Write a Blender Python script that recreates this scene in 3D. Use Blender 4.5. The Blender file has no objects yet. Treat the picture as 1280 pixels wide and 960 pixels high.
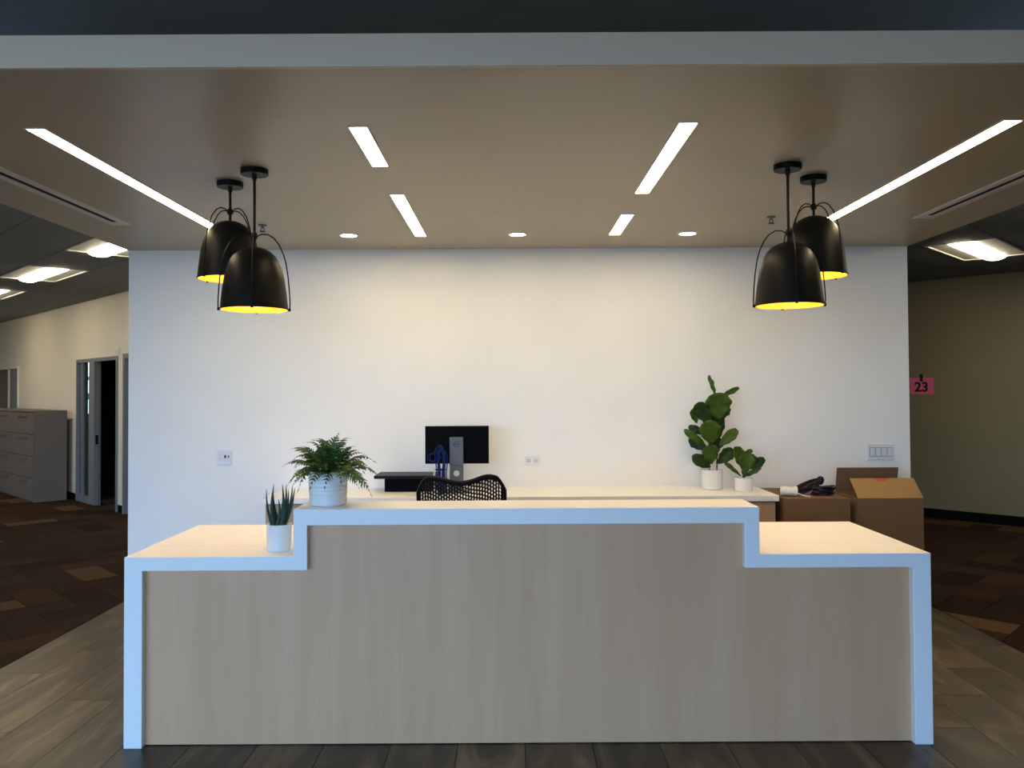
import bpy, bmesh, math, random
from mathutils import Vector, Matrix
random.seed(11)
C = bpy.context.scene.collection
SC = bpy.context.scene
PI = math.pi

# ---------------------------------------------------------------- camera
PITCH, ROLL, CAMZ = 0.020, 0.0055, 1.595
cam_d = bpy.data.cameras.new('camera')
cam = bpy.data.objects.new('camera', cam_d)
C.objects.link(cam)
_f = Vector((0, math.cos(PITCH), math.sin(PITCH)))
_r = Vector((1, 0, 0)); _u = _r.cross(_f)
_c, _s = math.cos(ROLL), math.sin(ROLL)
_r2 = _r * _c - _u * _s; _u2 = _r * _s + _u * _c
_m = Matrix((_r2, _u2, -_f)).transposed().to_4x4()
_m.translation = Vector((0, 0, CAMZ))
cam.matrix_world = _m
cam_d.sensor_width = 36.0
cam_d.lens = 36.0 * 1000 / 1280
cam_d.shift_x = 0.00165
cam_d.shift_y = -0.0086
cam_d.clip_start = 0.05
SC.camera = cam

# ---------------------------------------------------------------- light
SKY = (0.36, 0.62, 1.0)
SKY_STRENGTH = 7.5
WARM = (1.0, 0.80, 0.47)
E_LINE = 30.0
E_DOWN = 50.0
E_TROFFER = 15.0
SC.view_settings.view_transform = 'Standard'
SC.view_settings.look = 'None'
SC.view_settings.exposure = 0.5
SC.view_settings.gamma = 1.0
SC.view_settings.use_curve_mapping = False
SC.cycles.use_denoising = True
SC.cycles.max_bounces = 8
SC.cycles.diffuse_bounces = 5
SC.cycles.sample_clamp_indirect = 6.0

w = bpy.data.worlds.new('sky'); SC.world = w; w.use_nodes = True
nt = w.node_tree; nt.nodes.clear()
tc = nt.nodes.new('ShaderNodeTexCoord'); sp = nt.nodes.new('ShaderNodeSeparateXYZ')
rp = nt.nodes.new('ShaderNodeValToRGB'); bg = nt.nodes.new('ShaderNodeBackground')
ow = nt.nodes.new('ShaderNodeOutputWorld')
mp = nt.nodes.new('ShaderNodeMapRange')
mp.inputs['From Min'].default_value = -1; mp.inputs['From Max'].default_value = 1
nt.links.new(tc.outputs['Generated'], sp.inputs[0]); nt.links.new(sp.outputs['Z'], mp.inputs['Value'])
nt.links.new(mp.outputs[0], rp.inputs[0]); nt.links.new(rp.outputs[0], bg.inputs[0]); nt.links.new(bg.outputs[0], ow.inputs[0])
cr = rp.color_ramp
cr.elements[0].position = 0.0; cr.elements[0].color = (0.10, 0.12, 0.15, 1)
cr.elements[1].position = 1.0; cr.elements[1].color = (0.22, 0.45, 0.95, 1)
e = cr.elements.new(0.485); e.color = (0.16, 0.20, 0.25, 1)
e = cr.elements.new(0.515); e.color = (*SKY, 1)
bg.inputs[1].default_value = SKY_STRENGTH

# daylight comes in through the front window openings: portals mark them for the sampler
def portal(loc, sx, sz):
    d = bpy.data.lights.new('window_daylight', 'AREA'); d.shape = 'RECTANGLE'; d.size = sx; d.size_y = sz
    d.cycles.is_portal = True
    o = bpy.data.objects.new('window_daylight', d); C.objects.link(o)
    o.location = loc; o.rotation_euler = (PI / 2, 0, 0)
    return o
FRONT_Y = -4.0
OPENINGS = [(-11.6, -8.9), (-8.6, -5.6), (-5.3, -2.3), (-2.0, 1.0)]
OZ = (0.1, 3.0)
for a, b in OPENINGS:
    portal(((a + b) / 2, FRONT_Y - 0.16, sum(OZ) / 2), b - a, OZ[1] - OZ[0])

# ---------------------------------------------------------------- materials
MATS = {}
def mat(name, col, rough=0.5, metal=0.0, noise=0.0, nscale=8.0, stretch=(1, 1, 1), emit=None, estr=0.0,
        bump=0.0, col2=None, coat=0.0, spec=None, lo=0.3, hi=0.7, detail=4.0):
    if name in MATS: return MATS[name]
    m = bpy.data.materials.new(name); m.use_nodes = True
    n = m.node_tree.nodes; l = m.node_tree.links; b = n['Principled BSDF']
    b.inputs['Base Color'].default_value = (*col, 1)
    b.inputs['Roughness'].default_value = rough
    b.inputs['Metallic'].default_value = metal
    if spec is not None: b.inputs['Specular IOR Level'].default_value = spec
    if coat: b.inputs['Coat Weight'].default_value = coat; b.inputs['Coat Roughness'].default_value = 0.08
    if emit:
        b.inputs['Emission Color'].default_value = (*emit, 1); b.inputs['Emission Strength'].default_value = estr
    if noise or col2 or bump:
        t = n.new('ShaderNodeTexCoord'); mpn = n.new('ShaderNodeMapping'); nz = n.new('ShaderNodeTexNoise')
        mpn.inputs['Scale'].default_value = stretch
        nz.inputs['Scale'].default_value = nscale; nz.inputs['Detail'].default_value = detail
        l.new(t.outputs['Object'], mpn.inputs[0]); l.new(mpn.outputs[0], nz.inputs['Vector'])
        if noise or col2:
            r = n.new('ShaderNodeValToRGB')
            c2 = col2 or tuple(c * (1 - noise) for c in col)
            r.color_ramp.elements[0].position = lo; r.color_ramp.elements[1].position = hi
            r.color_ramp.elements[0].color = (*c2, 1); r.color_ramp.elements[1].color = (*col, 1)
            l.new(nz.outputs[0], r.inputs[0]); l.new(r.outputs[0], b.inputs['Base Color'])
        if bump:
            bp = n.new('ShaderNodeBump'); bp.inputs['Strength'].default_value = bump; bp.inputs['Distance'].default_value = 0.01
            l.new(nz.outputs[0], bp.inputs['Height']); l.new(bp.outputs[0], b.inputs['Normal'])
    MATS[name] = m
    return m

WHITE = mat('white_paint', (0.86, 0.85, 0.83), 0.6, noise=0.03, nscale=3)
TAUPE = mat('taupe_soffit_paint', (0.50, 0.435, 0.32), 0.38, noise=0.05, nscale=2)
FASCIA = mat('grey_fascia_paint', (0.70, 0.60, 0.46), 0.5, noise=0.03, nscale=2)
CREAM = mat('cream_wall_paint', (0.80, 0.72, 0.56), 0.6, noise=0.04, nscale=2)
OLIVE = mat('olive_brown_wall_paint', (0.27, 0.22, 0.108), 0.6, noise=0.06, nscale=2)
CHAR = mat('charcoal_deck_paint', (0.33, 0.32, 0.28), 0.8, noise=0.2, nscale=1.5)
SOLID = mat('white_solid_surface', (0.86, 0.85, 0.83), 0.35, noise=0.02, nscale=30)
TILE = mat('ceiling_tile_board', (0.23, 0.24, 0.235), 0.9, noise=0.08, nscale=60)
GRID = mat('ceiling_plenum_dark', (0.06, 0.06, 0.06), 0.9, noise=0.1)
BLACK = mat('black_metal', (0.007, 0.007, 0.006), 0.42, spec=0.10, noise=0.15, nscale=20)
BLACKM = mat('black_plastic', (0.006, 0.006, 0.007), 0.4, spec=0.12, noise=0.1, nscale=30)
GOLD = mat('gold_shade_lining', (0.92, 0.44, 0.045), 0.45, metal=0.0, noise=0.1, nscale=10)
LAMP = mat('warm_lamp_bulb', (1, 0.8, 0.5), 0.4, emit=(1.0, 0.62, 0.22), estr=14.0, noise=0.01)
LINE = mat('linear_light_lens', (1, 1, 1), 0.4, emit=WARM, estr=E_LINE, noise=0.01)
DOWN = mat('downlight_lens', (1, 1, 1), 0.4, emit=(1.0, 0.83, 0.56), estr=E_DOWN, noise=0.01)
TROF = mat('troffer_lens', (1, 1, 1), 0.4, emit=(1.0, 0.86, 0.62), estr=E_TROFFER, noise=0.01)
TPAN = mat('troffer_white_pan', (0.75, 0.74, 0.68), 0.5, noise=0.03)
TRIMW = mat('white_enamel', (0.78, 0.77, 0.74), 0.4, noise=0.03)
TRIMG = mat('grey_grille_enamel', (0.74, 0.70, 0.64), 0.5, noise=0.05)
VOID = mat('dark_slot', (0.004, 0.004, 0.004), 0.9, noise=0.2)
ALU = mat('grey_door_frame', (0.20, 0.21, 0.21), 0.45, noise=0.08, nscale=6)
DARKW = mat('dark_stained_door', (0.018, 0.013, 0.010), 0.5, noise=0.3, nscale=6, stretch=(4, 4, 0.4))
BASEB = mat('black_rubber_base', (0.006, 0.006, 0.006), 0.7, spec=0.03, noise=0.2)
CABM = mat('grey_cabinet_enamel', (0.17, 0.14, 0.115), 0.55, spec=0.12, noise=0.05, nscale=10)
CHROME = mat('brushed_steel', (0.45, 0.46, 0.47), 0.3, metal=0.9, noise=0.1, nscale=40)
BROWNP = mat('brown_wood_slab', (0.50, 0.28, 0.15), 0.5, noise=0.3, nscale=5, stretch=(6, 6, 0.5))
POT = mat('white_glazed_ceramic', (0.80, 0.80, 0.79), 0.15, noise=0.03, nscale=12, coat=0.5)
SOIL = mat('dark_soil', (0.03, 0.02, 0.014), 0.95, noise=0.5, nscale=60)
FERN = mat('fern_green', (0.085, 0.165, 0.028), 0.5, spec=0.25, noise=0.5, nscale=22)
FERN2 = mat('fern_dark_green', (0.045, 0.100, 0.018), 0.5, spec=0.25, noise=0.4, nscale=22)
FIG = mat('fig_leaf_green', (0.062, 0.115, 0.012), 0.42, spec=0.2, noise=0.4, nscale=14)
FIG2 = mat('fig_leaf_dark', (0.022, 0.050, 0.008), 0.42, spec=0.15, noise=0.3, nscale=14)
SNAKE = mat('snake_plant_green', (0.036, 0.075, 0.045), 0.45, spec=0.25, noise=0.55, nscale=30, stretch=(1, 1, 2.5))
STEM = mat('brown_stem', (0.06, 0.04, 0.02), 0.8, noise=0.3, nscale=40)
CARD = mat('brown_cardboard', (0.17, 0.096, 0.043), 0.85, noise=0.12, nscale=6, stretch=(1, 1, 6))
CARD_LIT = mat('cardboard_lit_tone', (0.32, 0.185, 0.065), 0.85, noise=0.08, nscale=6)  # lighter copy of the cardboard, lamp light put into the front flap's colour
TAPER = mat('red_tape', (0.45, 0.05, 0.04), 0.5, noise=0.1)
PINK = mat('pink_paper', (0.90, 0.17, 0.28), 0.8, noise=0.05, nscale=10)
JETB = mat('matte_jet_black_plastic', (0.0025, 0.0025, 0.003), 0.5, spec=0.04, noise=0.1, nscale=30)
INK = mat('black_ink', (0.008, 0.006, 0.006), 0.7, noise=0.1)
BLUEC = mat('blue_cable_jacket', (0.005, 0.018, 0.13), 0.45, spec=0.15, noise=0.2, nscale=30)
PURP = mat('dark_purple_cable_jacket', (0.016, 0.010, 0.018), 0.35, spec=0.3, noise=0.3, nscale=30)
GREYP = mat('slate_grey_plastic', (0.085, 0.10, 0.125), 0.4, noise=0.05, nscale=20)
LGREY = mat('light_grey_plastic', (0.62, 0.64, 0.66), 0.45, noise=0.04, nscale=20)
PLATE = mat('white_wall_plate', (0.68, 0.71, 0.76), 0.3, noise=0.02, nscale=20)
WRAP = mat('white_plastic_wrap', (0.80, 0.78, 0.74), 0.35, noise=0.12, nscale=25)
CARPETB = mat('dark_carpet_backing', (0.008, 0.006, 0.005), 0.95, noise=0.3, nscale=40)
DARKROOM = mat('unlit_room_shade', (0.05, 0.045, 0.04), 0.9, noise=0.1)  # near-black wall colour stands in for the darkness of the unlit room

def wood_mat():
    m = bpy.data.materials.new('pale_maple_veneer'); m.use_nodes = True
    n = m.node_tree.nodes; l = m.node_tree.links; b = n['Principled BSDF']
    b.inputs['Roughness'].default_value = 0.45
    t = n.new('ShaderNodeTexCoord'); mp1 = n.new('ShaderNodeMapping'); mp1.inputs['Scale'].default_value = (9, 9, 0.55)
    n1 = n.new('ShaderNodeTexNoise'); n1.inputs['Scale'].default_value = 1.0; n1.inputs['Detail'].default_value = 3
    mp2 = n.new('ShaderNodeMapping'); mp2.inputs['Scale'].default_value = (150, 150, 4)
    n2 = n.new('ShaderNodeTexNoise'); n2.inputs['Scale'].default_value = 1.0; n2.inputs['Detail'].default_value = 5
    l.new(t.outputs['Object'], mp1.inputs[0]); l.new(t.outputs['Object'], mp2.inputs[0])
    l.new(mp1.outputs[0], n1.inputs['Vector']); l.new(mp2.outputs[0], n2.inputs['Vector'])
    r1 = n.new('ShaderNodeValToRGB'); r1.color_ramp.elements[0].position = 0.3; r1.color_ramp.elements[1].position = 0.72
    r1.color_ramp.elements[0].color = (0.60, 0.335, 0.18, 1); r1.color_ramp.elements[1].color = (0.66, 0.385, 0.215, 1)
    r2 = n.new('ShaderNodeValToRGB'); r2.color_ramp.elements[0].position = 0.3; r2.color_ramp.elements[1].position = 0.55
    r2.color_ramp.elements[0].color = (0.955, 0.95, 0.945, 1); r2.color_ramp.elements[1].color = (1, 1, 1, 1)
    mx = n.new('ShaderNodeMix'); mx.data_type = 'RGBA'; mx.blend_type = 'MULTIPLY'; mx.inputs[0].default_value = 1.0
    l.new(n1.outputs[0], r1.inputs[0]); l.new(n2.outputs[0], r2.inputs[0])
    l.new(r1.outputs[0], mx.inputs[6]); l.new(r2.outputs[0], mx.inputs[7]); l.new(mx.outputs[2], b.inputs['Base Color'])
    return m
WOOD = wood_mat()
TANL = mat('tan_laminate', (0.42, 0.29, 0.185), 0.5, noise=0.12, nscale=4, stretch=(9, 9, 0.6))

def plank_mat(name, ca, cb, seed):
    m = bpy.data.materials.new(name); m.use_nodes = True
    n = m.node_tree.nodes; l = m.node_tree.links; b = n['Principled BSDF']
    b.inputs['Roughness'].default_value = 0.36; b.inputs['Specular IOR Level'].default_value = 0.3
    t = n.new('ShaderNodeTexCoord'); oi = n.new('ShaderNodeObjectInfo')
    sc = n.new('ShaderNodeVectorMath'); sc.operation = 'SCALE'; sc.inputs['Scale'].default_value = 40.0
    l.new(oi.outputs['Location'], sc.inputs[0])
    mp1 = n.new('ShaderNodeMapping'); mp1.inputs['Scale'].default_value = (4.2, 0.85, 1); mp1.inputs['Rotation'].default_value = (0, 0, 0.30 - 0.15 * seed)
    add = n.new('ShaderNodeVectorMath'); add.operation = 'ADD'
    n1 = n.new('ShaderNodeTexNoise'); n1.inputs['Scale'].default_value = 1.0; n1.inputs['Detail'].default_value = 8
    n1.inputs['Distortion'].default_value = 1.4; n1.inputs['Roughness'].default_value = 0.62
    l.new(t.outputs['Object'], mp1.inputs[0]); l.new(mp1.outputs[0], add.inputs[0]); l.new(sc.outputs[0], add.inputs[1]); l.new(add.outputs[0], n1.inputs['Vector'])
    r1 = n.new('ShaderNodeValToRGB'); r1.color_ramp.elements[0].position = 0.40; r1.color_ramp.elements[1].position = 0.68
    r1.color_ramp.elements[0].color = (*[c * 0.8 for c in ca], 1); r1.color_ramp.elements[1].color = (*[c * 1.9 for c in cb], 1)
    e = r1.color_ramp.elements.new(0.53); e.color = (*[(p + q) * .5 for p, q in zip(ca, cb)], 1)
    l.new(n1.outputs[0], r1.inputs[0]); l.new(r1.outputs[0], b.inputs['Base Color'])
    return m
VINYL = [plank_mat('stone_look_plank_%s' % t, a, b_, i) for i, (t, a, b_) in enumerate([
    ('mid', (0.0464, 0.0352, 0.0207), (0.0869, 0.0659, 0.0372)),
    ('dark', (0.0373, 0.0289, 0.0176), (0.0709, 0.0552, 0.0320)),
    ('light', (0.0579, 0.0439, 0.0243), (0.1192, 0.0890, 0.0486)),
    ('warm', (0.0483, 0.0357, 0.0191), (0.0965, 0.0721, 0.0393))])]
CARPET = [mat('carpet_%s' % t, c, 0.95, noise=0.45, nscale=18, stretch=(1, 7, 1), spec=0.08) for t, c in [
    ('dark_brown', (0.0396, 0.0228, 0.0132)), ('black_brown', (0.0281, 0.0161, 0.0094)),
    ('brown', (0.0529, 0.0308, 0.0176)), ('tan_brown', (0.1057, 0.0647, 0.0328)), ('umber', (0.0458, 0.0242, 0.0144))]]

# ---------------------------------------------------------------- mesh helpers
class MB:
    def __init__(s): s.v = []; s.f = []
    def add(s, vs, fs):
        o = len(s.v); s.v += [tuple(v) for v in vs]; s.f += [tuple(i + o for i in f) for f in fs]; return s
    def box(s, x0, x1, y0, y1, z0, z1):
        return s.add([(x0, y0, z0), (x1, y0, z0), (x1, y1, z0), (x0, y1, z0), (x0, y0, z1), (x1, y0, z1), (x1, y1, z1), (x0, y1, z1)],
                     [(3, 2, 1, 0), (4, 5, 6, 7), (0, 1, 5, 4), (1, 2, 6, 5), (2, 3, 7, 6), (3, 0, 4, 7)])
    def prism(s, poly, z0, z1):       # polygon in XY, counter-clockwise
        n = len(poly)
        return s.add([(x, y, z0) for x, y in poly] + [(x, y, z1) for x, y in poly],
                     [tuple(range(n - 1, -1, -1)), tuple(range(n, 2 * n))] + [(i, (i + 1) % n, n + (i + 1) % n, n + i) for i in range(n)])
    def prism_y(s, poly, y0, y1):     # polygon in XZ, counter-clockwise seen from -Y
        n = len(poly)
        return s.add([(x, y0, z) for x, z in poly] + [(x, y1, z) for x, z in poly],
                     [tuple(range(n)), tuple(range(2 * n - 1, n - 1, -1))] + [(i, n + i, n + (i + 1) % n, (i + 1) % n) for i in range(n)])
    def lathe(s, prof, c=(0, 0, 0), seg=32, cap0=False, cap1=False):
        vs = []; fs = []; n = len(prof)
        for k in range(seg):
            a = 2 * PI * k / seg
            for r, z in prof: vs.append((c[0] + r * math.cos(a), c[1] + r * math.sin(a), c[2] + z))
        for k in range(seg):
            k2 = (k + 1) % seg
            for i in range(n - 1): fs.append((k * n + i, k2 * n + i, k2 * n + i + 1, k * n + i + 1))
        if cap0: fs.append(tuple(k * n for k in range(seg - 1, -1, -1)))
        if cap1: fs.append(tuple(k * n + n - 1 for k in range(seg)))
        return s.add(vs, fs)
    def tube(s, pts, r, seg=8, closed=False):
        pts = [Vector(p) for p in pts]; n = len(pts); vs = []; fs = []
        up = None
        for i, p in enumerate(pts):
            a = pts[(i - 1) % n] if closed or i else p
            b = pts[(i + 1) % n] if closed or i < n - 1 else p
            t = (b - a).normalized()
            if up is None: up = t.orthogonal().normalized()
            up = (up - t * up.dot(t))
            up = up.normalized() if up.length > 1e-6 else t.orthogonal().normalized()
            sd = t.cross(up); rr = r[i] if isinstance(r, (list, tuple)) else r
            for k in range(seg):
                an = 2 * PI * k / seg; vs.append(p + up * (rr * math.cos(an)) + sd * (rr * math.sin(an)))
        for i in range(n if closed else n - 1):
            j = (i + 1) % n
            for k in range(seg):
                k2 = (k + 1) % seg; fs.append((i * seg + k, i * seg + k2, j * seg + k2, j * seg + k))
        if not closed: fs += [tuple(range(seg - 1, -1, -1)), tuple((n - 1) * seg + k for k in range(seg))]
        return s.add(vs, fs)
    def mesh(s, name, m, smooth=False):
        me = bpy.data.meshes.new(name); me.from_pydata(s.v, [], s.f); me.update()
        if m: me.materials.append(m)
        bm = bmesh.new(); bm.from_mesh(me); bmesh.ops.recalc_face_normals(bm, faces=bm.faces); bm.to_mesh(me); bm.free()
        if smooth:
            for p in me.polygons: p.use_smooth = True
            try: me.set_sharp_from_angle(angle=math.radians(40))
            except Exception: pass
        return me
    def build(s, name, m, parent=None, loc=(0, 0, 0), rz=0.0, smooth=False, bevel=0.0):
        o = bpy.data.objects.new(name, s.mesh(name, m, smooth)); C.objects.link(o)
        o.parent = parent; o.location = loc; o.rotation_euler = (0, 0, rz)
        if bevel:
            b = o.modifiers.new('bevel', 'BEVEL'); b.width = bevel; b.segments = 2; b.limit_method = 'ANGLE'
        return o
def tag(o, label=None, cat=None, group=None, kind=None):
    if label: o['label'] = label
    if cat: o['category'] = cat
    if group: o['group'] = group
    if kind: o['kind'] = kind
    return o
def thing(name, label, cat, loc=(0, 0, 0), rz=0.0, group=None):
    o = bpy.data.objects.new(name, None); C.objects.link(o); o.empty_display_size = 0.1
    o.location = loc; o.rotation_euler = (0, 0, rz)
    return tag(o, label, cat, group)
def struct(name, mb, m, parent=None, loc=(0, 0, 0), rz=0.0, label=None, bevel=0.0):
    o = mb.build(name, m, parent, loc, rz, bevel=bevel)
    if parent is None: tag(o, label, None, None, 'structure')
    return o
def copy_tree(o, parent=None):
    c = o.copy(); C.objects.link(c); c.parent = parent
    for ch in list(o.children): copy_tree(ch, c)
    return c
def text_mesh(name, body, size, m, parent, mw, depth=0.0008, offset=0.0):
    cu = bpy.data.curves.new(name, 'FONT'); cu.body = body; cu.size = size; cu.extrude = depth; cu.offset = offset
    cu.align_x = 'CENTER'; cu.align_y = 'CENTER'
    t = bpy.data.objects.new(name, cu); C.objects.link(t)
    dg = bpy.context.evaluated_depsgraph_get(); dg.update()
    me = bpy.data.meshes.new_from_object(t.evaluated_get(dg)); me.name = name
    bpy.data.objects.remove(t); bpy.data.curves.remove(cu)
    me.materials.clear(); me.materials.append(m)
    o = bpy.data.objects.new(name, me); C.objects.link(o); o.parent = parent; o.matrix_local = mw
    return o

# ================================================================ SETTING
SX0, SX1 = -3.055, 3.19           # reception bay between the side runs
SOFZ = 2.74; CEILZ = 2.945; DECKZ = 3.7; SOFY = 2.79
WALLY = 6.40

# floor slab (base under planks and tiles)
fl = struct('floor', MB().prism([(-12, -5), (10, -5), (10, 5.3), (-7, 22.3), (-12, 17.4)], -0.12, -0.006), CARPETB)

# stone-look planks, running along Y, in the reception bay
VX0, VX1 = -2.97, 3.085
def clip_half(poly, a, b, c):      # keep a*x+b*y <= c
    out = []
    for i in range(len(poly)):
        p, q = poly[i], poly[(i + 1) % len(poly)]
        dp, dq = a * p[0] + b * p[1] - c, a * q[0] + b * q[1] - c
        if dp <= 0: out.append(p)
        if dp * dq < 0:
            t = dp / (dp - dq); out.append((p[0] + t * (q[0] - p[0]), p[1] + t * (q[1] - p[1])))
    return out
PW, PL = 0.3027, 1.2
rest = MB()
ncol = 20
for i in range(ncol):
    x0 = VX0 + i * PW
    off = (i * 0.4) % 1.2
    j = 0; y = -5.0 + off - 1.2
    while y < WALLY - 0.01:
        ya, yb = max(y, -5.0), min(y + PL, WALLY); y += PL
        if yb - ya < 0.02: continue
        if yb < 2.3:
            rest.box(x0 + .0015, x0 + PW - .0015, ya + .0015, yb - .0015, -.006, 0); continue
        mi = random.choice([0, 0, 1, 2, 3])
        o = MB().box(-PW / 2 + .0015, PW / 2 - .0015, -(yb - ya) / 2 + .0015, (yb - ya) / 2 - .0015, -.006, 0)
        # offset mesh texture by shifting mesh coordinates is not needed: object coordinates vary by material seed
        ob = o.build('floor_plank', VINYL[mi], fl, loc=(x0 + PW / 2, (ya + yb) / 2, random.uniform(-.0006, 0)), rz=PI * random.randint(0, 1))
rb = rest.build('floor_planks_near_windows', VINYL[0], fl); rb['kind'] = 'stuff'

# herringbone carpet planks in the two side areas
CW = 0.285
def hb(i, j):
    ox, oy = i + 2 * j, -i + 2 * j
    return ([(ox, oy), (ox + 2, oy), (ox + 2, oy + 1), (ox, oy + 1)], [(ox + 2, oy), (ox + 3, oy), (ox + 3, oy + 2), (ox + 2, oy + 2)])
q2 = math.sqrt(.5)
cands = []
for i in range(-60, 60):
    for j in range(-40, 40):
        for hv, poly in enumerate(hb(i, j)):
            cx_ = sum(p[0] for p in poly) / 4; cy_ = sum(p[1] for p in poly) / 4
            sh = [(cx_ + (p[0] - cx_) * (0.994 if hv == 0 else 0.988), cy_ + (p[1] - cy_) * (0.988 if hv == 0 else 0.994)) for p in poly]
            W = [((p - q) * q2 * CW, (p + q) * q2 * CW + 4.0) for p, q in sh]
            mx_ = sum(p[0] for p in W) / 4; my_ = sum(p[1] for p in W) / 4
            if my_ < 3.2 or my_ > 15: continue
            for side in (0, 1):
                if side == 0: P = clip_half(clip_half(W, 1, 0, VX0 - .002), 1, 1, 5.5)
                else: P = clip_half(clip_half(W, -1, 0, -VX1 - .002), 1, 1, 15.1)
                if len(P) < 3: continue
                mx2 = sum(p[0] for p in P) / len(P); my2 = sum(p[1] for p in P) / len(P)
                u = abs(mx2 / my2)
                if u > 0.95: continue
                if side == 1 and my2 > 13: continue
                seen = u < 0.665 and (u > 0.47 if side == 0 else u > 0.46)
                cands.append((0 if seen else 1, my2, P, hv, (mx2, my2)))
cands.sort(key=lambda c: (c[0], c[1]))
crest = MB(); shared = {}
weights = [0, 0, 0, 1, 1, 2, 2, 4, 4, 3]
for k, (ns, d, P, hv, cc) in enumerate(cands):
    if ns or k >= 298:
        crest.prism(P, -.006, .0035); continue
    mi = random.choice(weights)
    mb = MB().prism([(x - cc[0], y - cc[1]) for x, y in P], -.006, .004)
    if len(P) == 4 and abs(P[0][0] - P[2][0]) > .01:
        key = (hv, mi)
        area = abs(sum(P[a][0] * P[(a + 1) % 4][1] - P[(a + 1) % 4][0] * P[a][1] for a in range(4))) / 2
        if abs(area - 2 * CW * CW * .994 * .988) < 1e-5:
            if key not in shared: shared[key] = mb.mesh('carpet_tile', CARPET[mi])
            o = bpy.data.objects.new('carpet_tile', shared[key]); C.objects.link(o); o.parent = fl
            o.location = (cc[0], cc[1], random.uniform(-.0008, .0008)); continue
    mb.build('carpet_tile', CARPET[mi], fl, loc=(cc[0], cc[1], random.uniform(-.0008, .0008)))
cb = crest.build('carpet_tiles_farther_off', CARPET[0], fl); cb['kind'] = 'stuff'

# reception wall
struct('wall_back', MB().box(SX0, SX1, WALLY, WALLY + .15, 0, SOFZ + .1), WHITE)
# soffit with fascia
struct('ceiling_soffit', MB().box(SX0, SX1, SOFY + .02, WALLY + .15, SOFZ, SOFZ + .115), TAUPE)
struct('trim_1', MB().box(-7.5, 7.5, SOFY, SOFY + .02, SOFZ, SOFZ + .116), FASCIA)
# the fascia board runs on past the bay on both sides, with low bulkheads behind it
struct('ceiling_bulkhead_left', MB().box(-12, SX0, SOFY + .02, SOFY + .3, SOFZ, DECKZ), FASCIA)
struct('ceiling_bulkhead_right', MB().box(SX1, 10, SOFY + .02, SOFY + .3, SOFZ, DECKZ), FASCIA)
struct('wall_above_soffit', MB().box(SX0, SX1, 5.2, 5.3, SOFZ + .115, DECKZ), CHAR)
struct('ceiling_deck', MB().box(-12, 10, -5, 5.3, DECKZ, DECKZ + .1), CHAR)

# office ceilings with lay-in tiles
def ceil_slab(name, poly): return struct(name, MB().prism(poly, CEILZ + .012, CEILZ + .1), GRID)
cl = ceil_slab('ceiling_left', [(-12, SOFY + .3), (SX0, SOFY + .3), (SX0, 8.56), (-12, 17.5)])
crr = ceil_slab('ceiling_right', [(SX1, SOFY + .3), (10, SOFY + .3), (10, 5.15), (SX1, 12.0)])
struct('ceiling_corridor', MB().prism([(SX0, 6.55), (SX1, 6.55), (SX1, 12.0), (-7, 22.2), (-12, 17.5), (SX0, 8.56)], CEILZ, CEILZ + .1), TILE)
def uv2(u, v): return ((u + v) * q2, (v - u) * q2)
TROFFERS = []
def ceiling_tiles(parent, u_start, v_start, du, dv, xr, sumr, skip):
    tm = {}
    for a in range(-14, 14):
        for b in range(-14, 14):
            u0, v0 = u_start + a * du, v_start + b * dv
            if (a, b) in skip: continue
            P = [uv2(u0 + .004, v0 + .004), uv2(u0 + du - .004, v0 + .004), uv2(u0 + du - .004, v0 + dv - .004), uv2(u0 + .004, v0 + dv - .004)]
            P = clip_half(P, -1, 0, -xr[0]); P = clip_half(P, 1, 0, xr[1]) if len(P) > 2 else P
            if len(P) > 2: P = clip_half(P, 1, 1, sumr)
            if len(P) > 2: P = clip_half(P, 0, -1, -(SOFY + .31))
            if len(P) < 3: continue
            cx_ = sum(p[0] for p in P) / len(P); cy_ = sum(p[1] for p in P) / len(P)
            if abs(cx_ / cy_) > 1.0 or cy_ > 16: continue
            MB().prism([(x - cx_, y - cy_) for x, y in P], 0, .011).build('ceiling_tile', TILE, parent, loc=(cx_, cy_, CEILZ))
ceiling_tiles(cl, -8.27, 2.335, 1.22, .61, (-12, SX0 - .002), 5.49, {(0, 0), (-2, 0), (-4, 0), (-6, 0), (-4, -4), (-6, -4)})
ceiling_tiles(crr, -2.574, 8.13, .61, 1.22, (SX1 + .002, 10), 15.1, {(0, 0), (2, -1)})

# front wall with window openings, side walls
fw = MB()
fw.box(-12, 10, FRONT_Y - .15, FRONT_Y, 0, OZ[0]).box(-12, 10, FRONT_Y - .15, FRONT_Y, OZ[1], DECKZ)
xs = [-12] + [x for ab in OPENINGS for x in ab] + [10]
for i in range(0, len(xs), 2): fw.box(xs[i], xs[i + 1], FRONT_Y - .15, FRONT_Y, OZ[0], OZ[1])
struct('wall_front', fw, CREAM)
struct('wall_far_left', MB().box(-12.1, -12, -5, 17.6, 0, DECKZ), CREAM)
struct('wall_far_right', MB().box(10, 10.1, -5, 5.3, 0, DECKZ), OLIVE)
ec = MB().box(0, .4, 0, .1, 0, 3.1).box(3.2, 7.0, 0, .1, 0, 3.1).box(.4, 3.2, 0, .1, 0, .9).box(.4, 3.2, 0, .1, 2.5, 3.1).box(.4, 3.2, 0, .1, 1.92, 2.0).box(.4, 3.2, 0, .1, 1.45, 1.6)
struct('wall_corridor_end', ec, CREAM, loc=(-12.0, 17.5, 0), rz=PI / 4)

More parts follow.
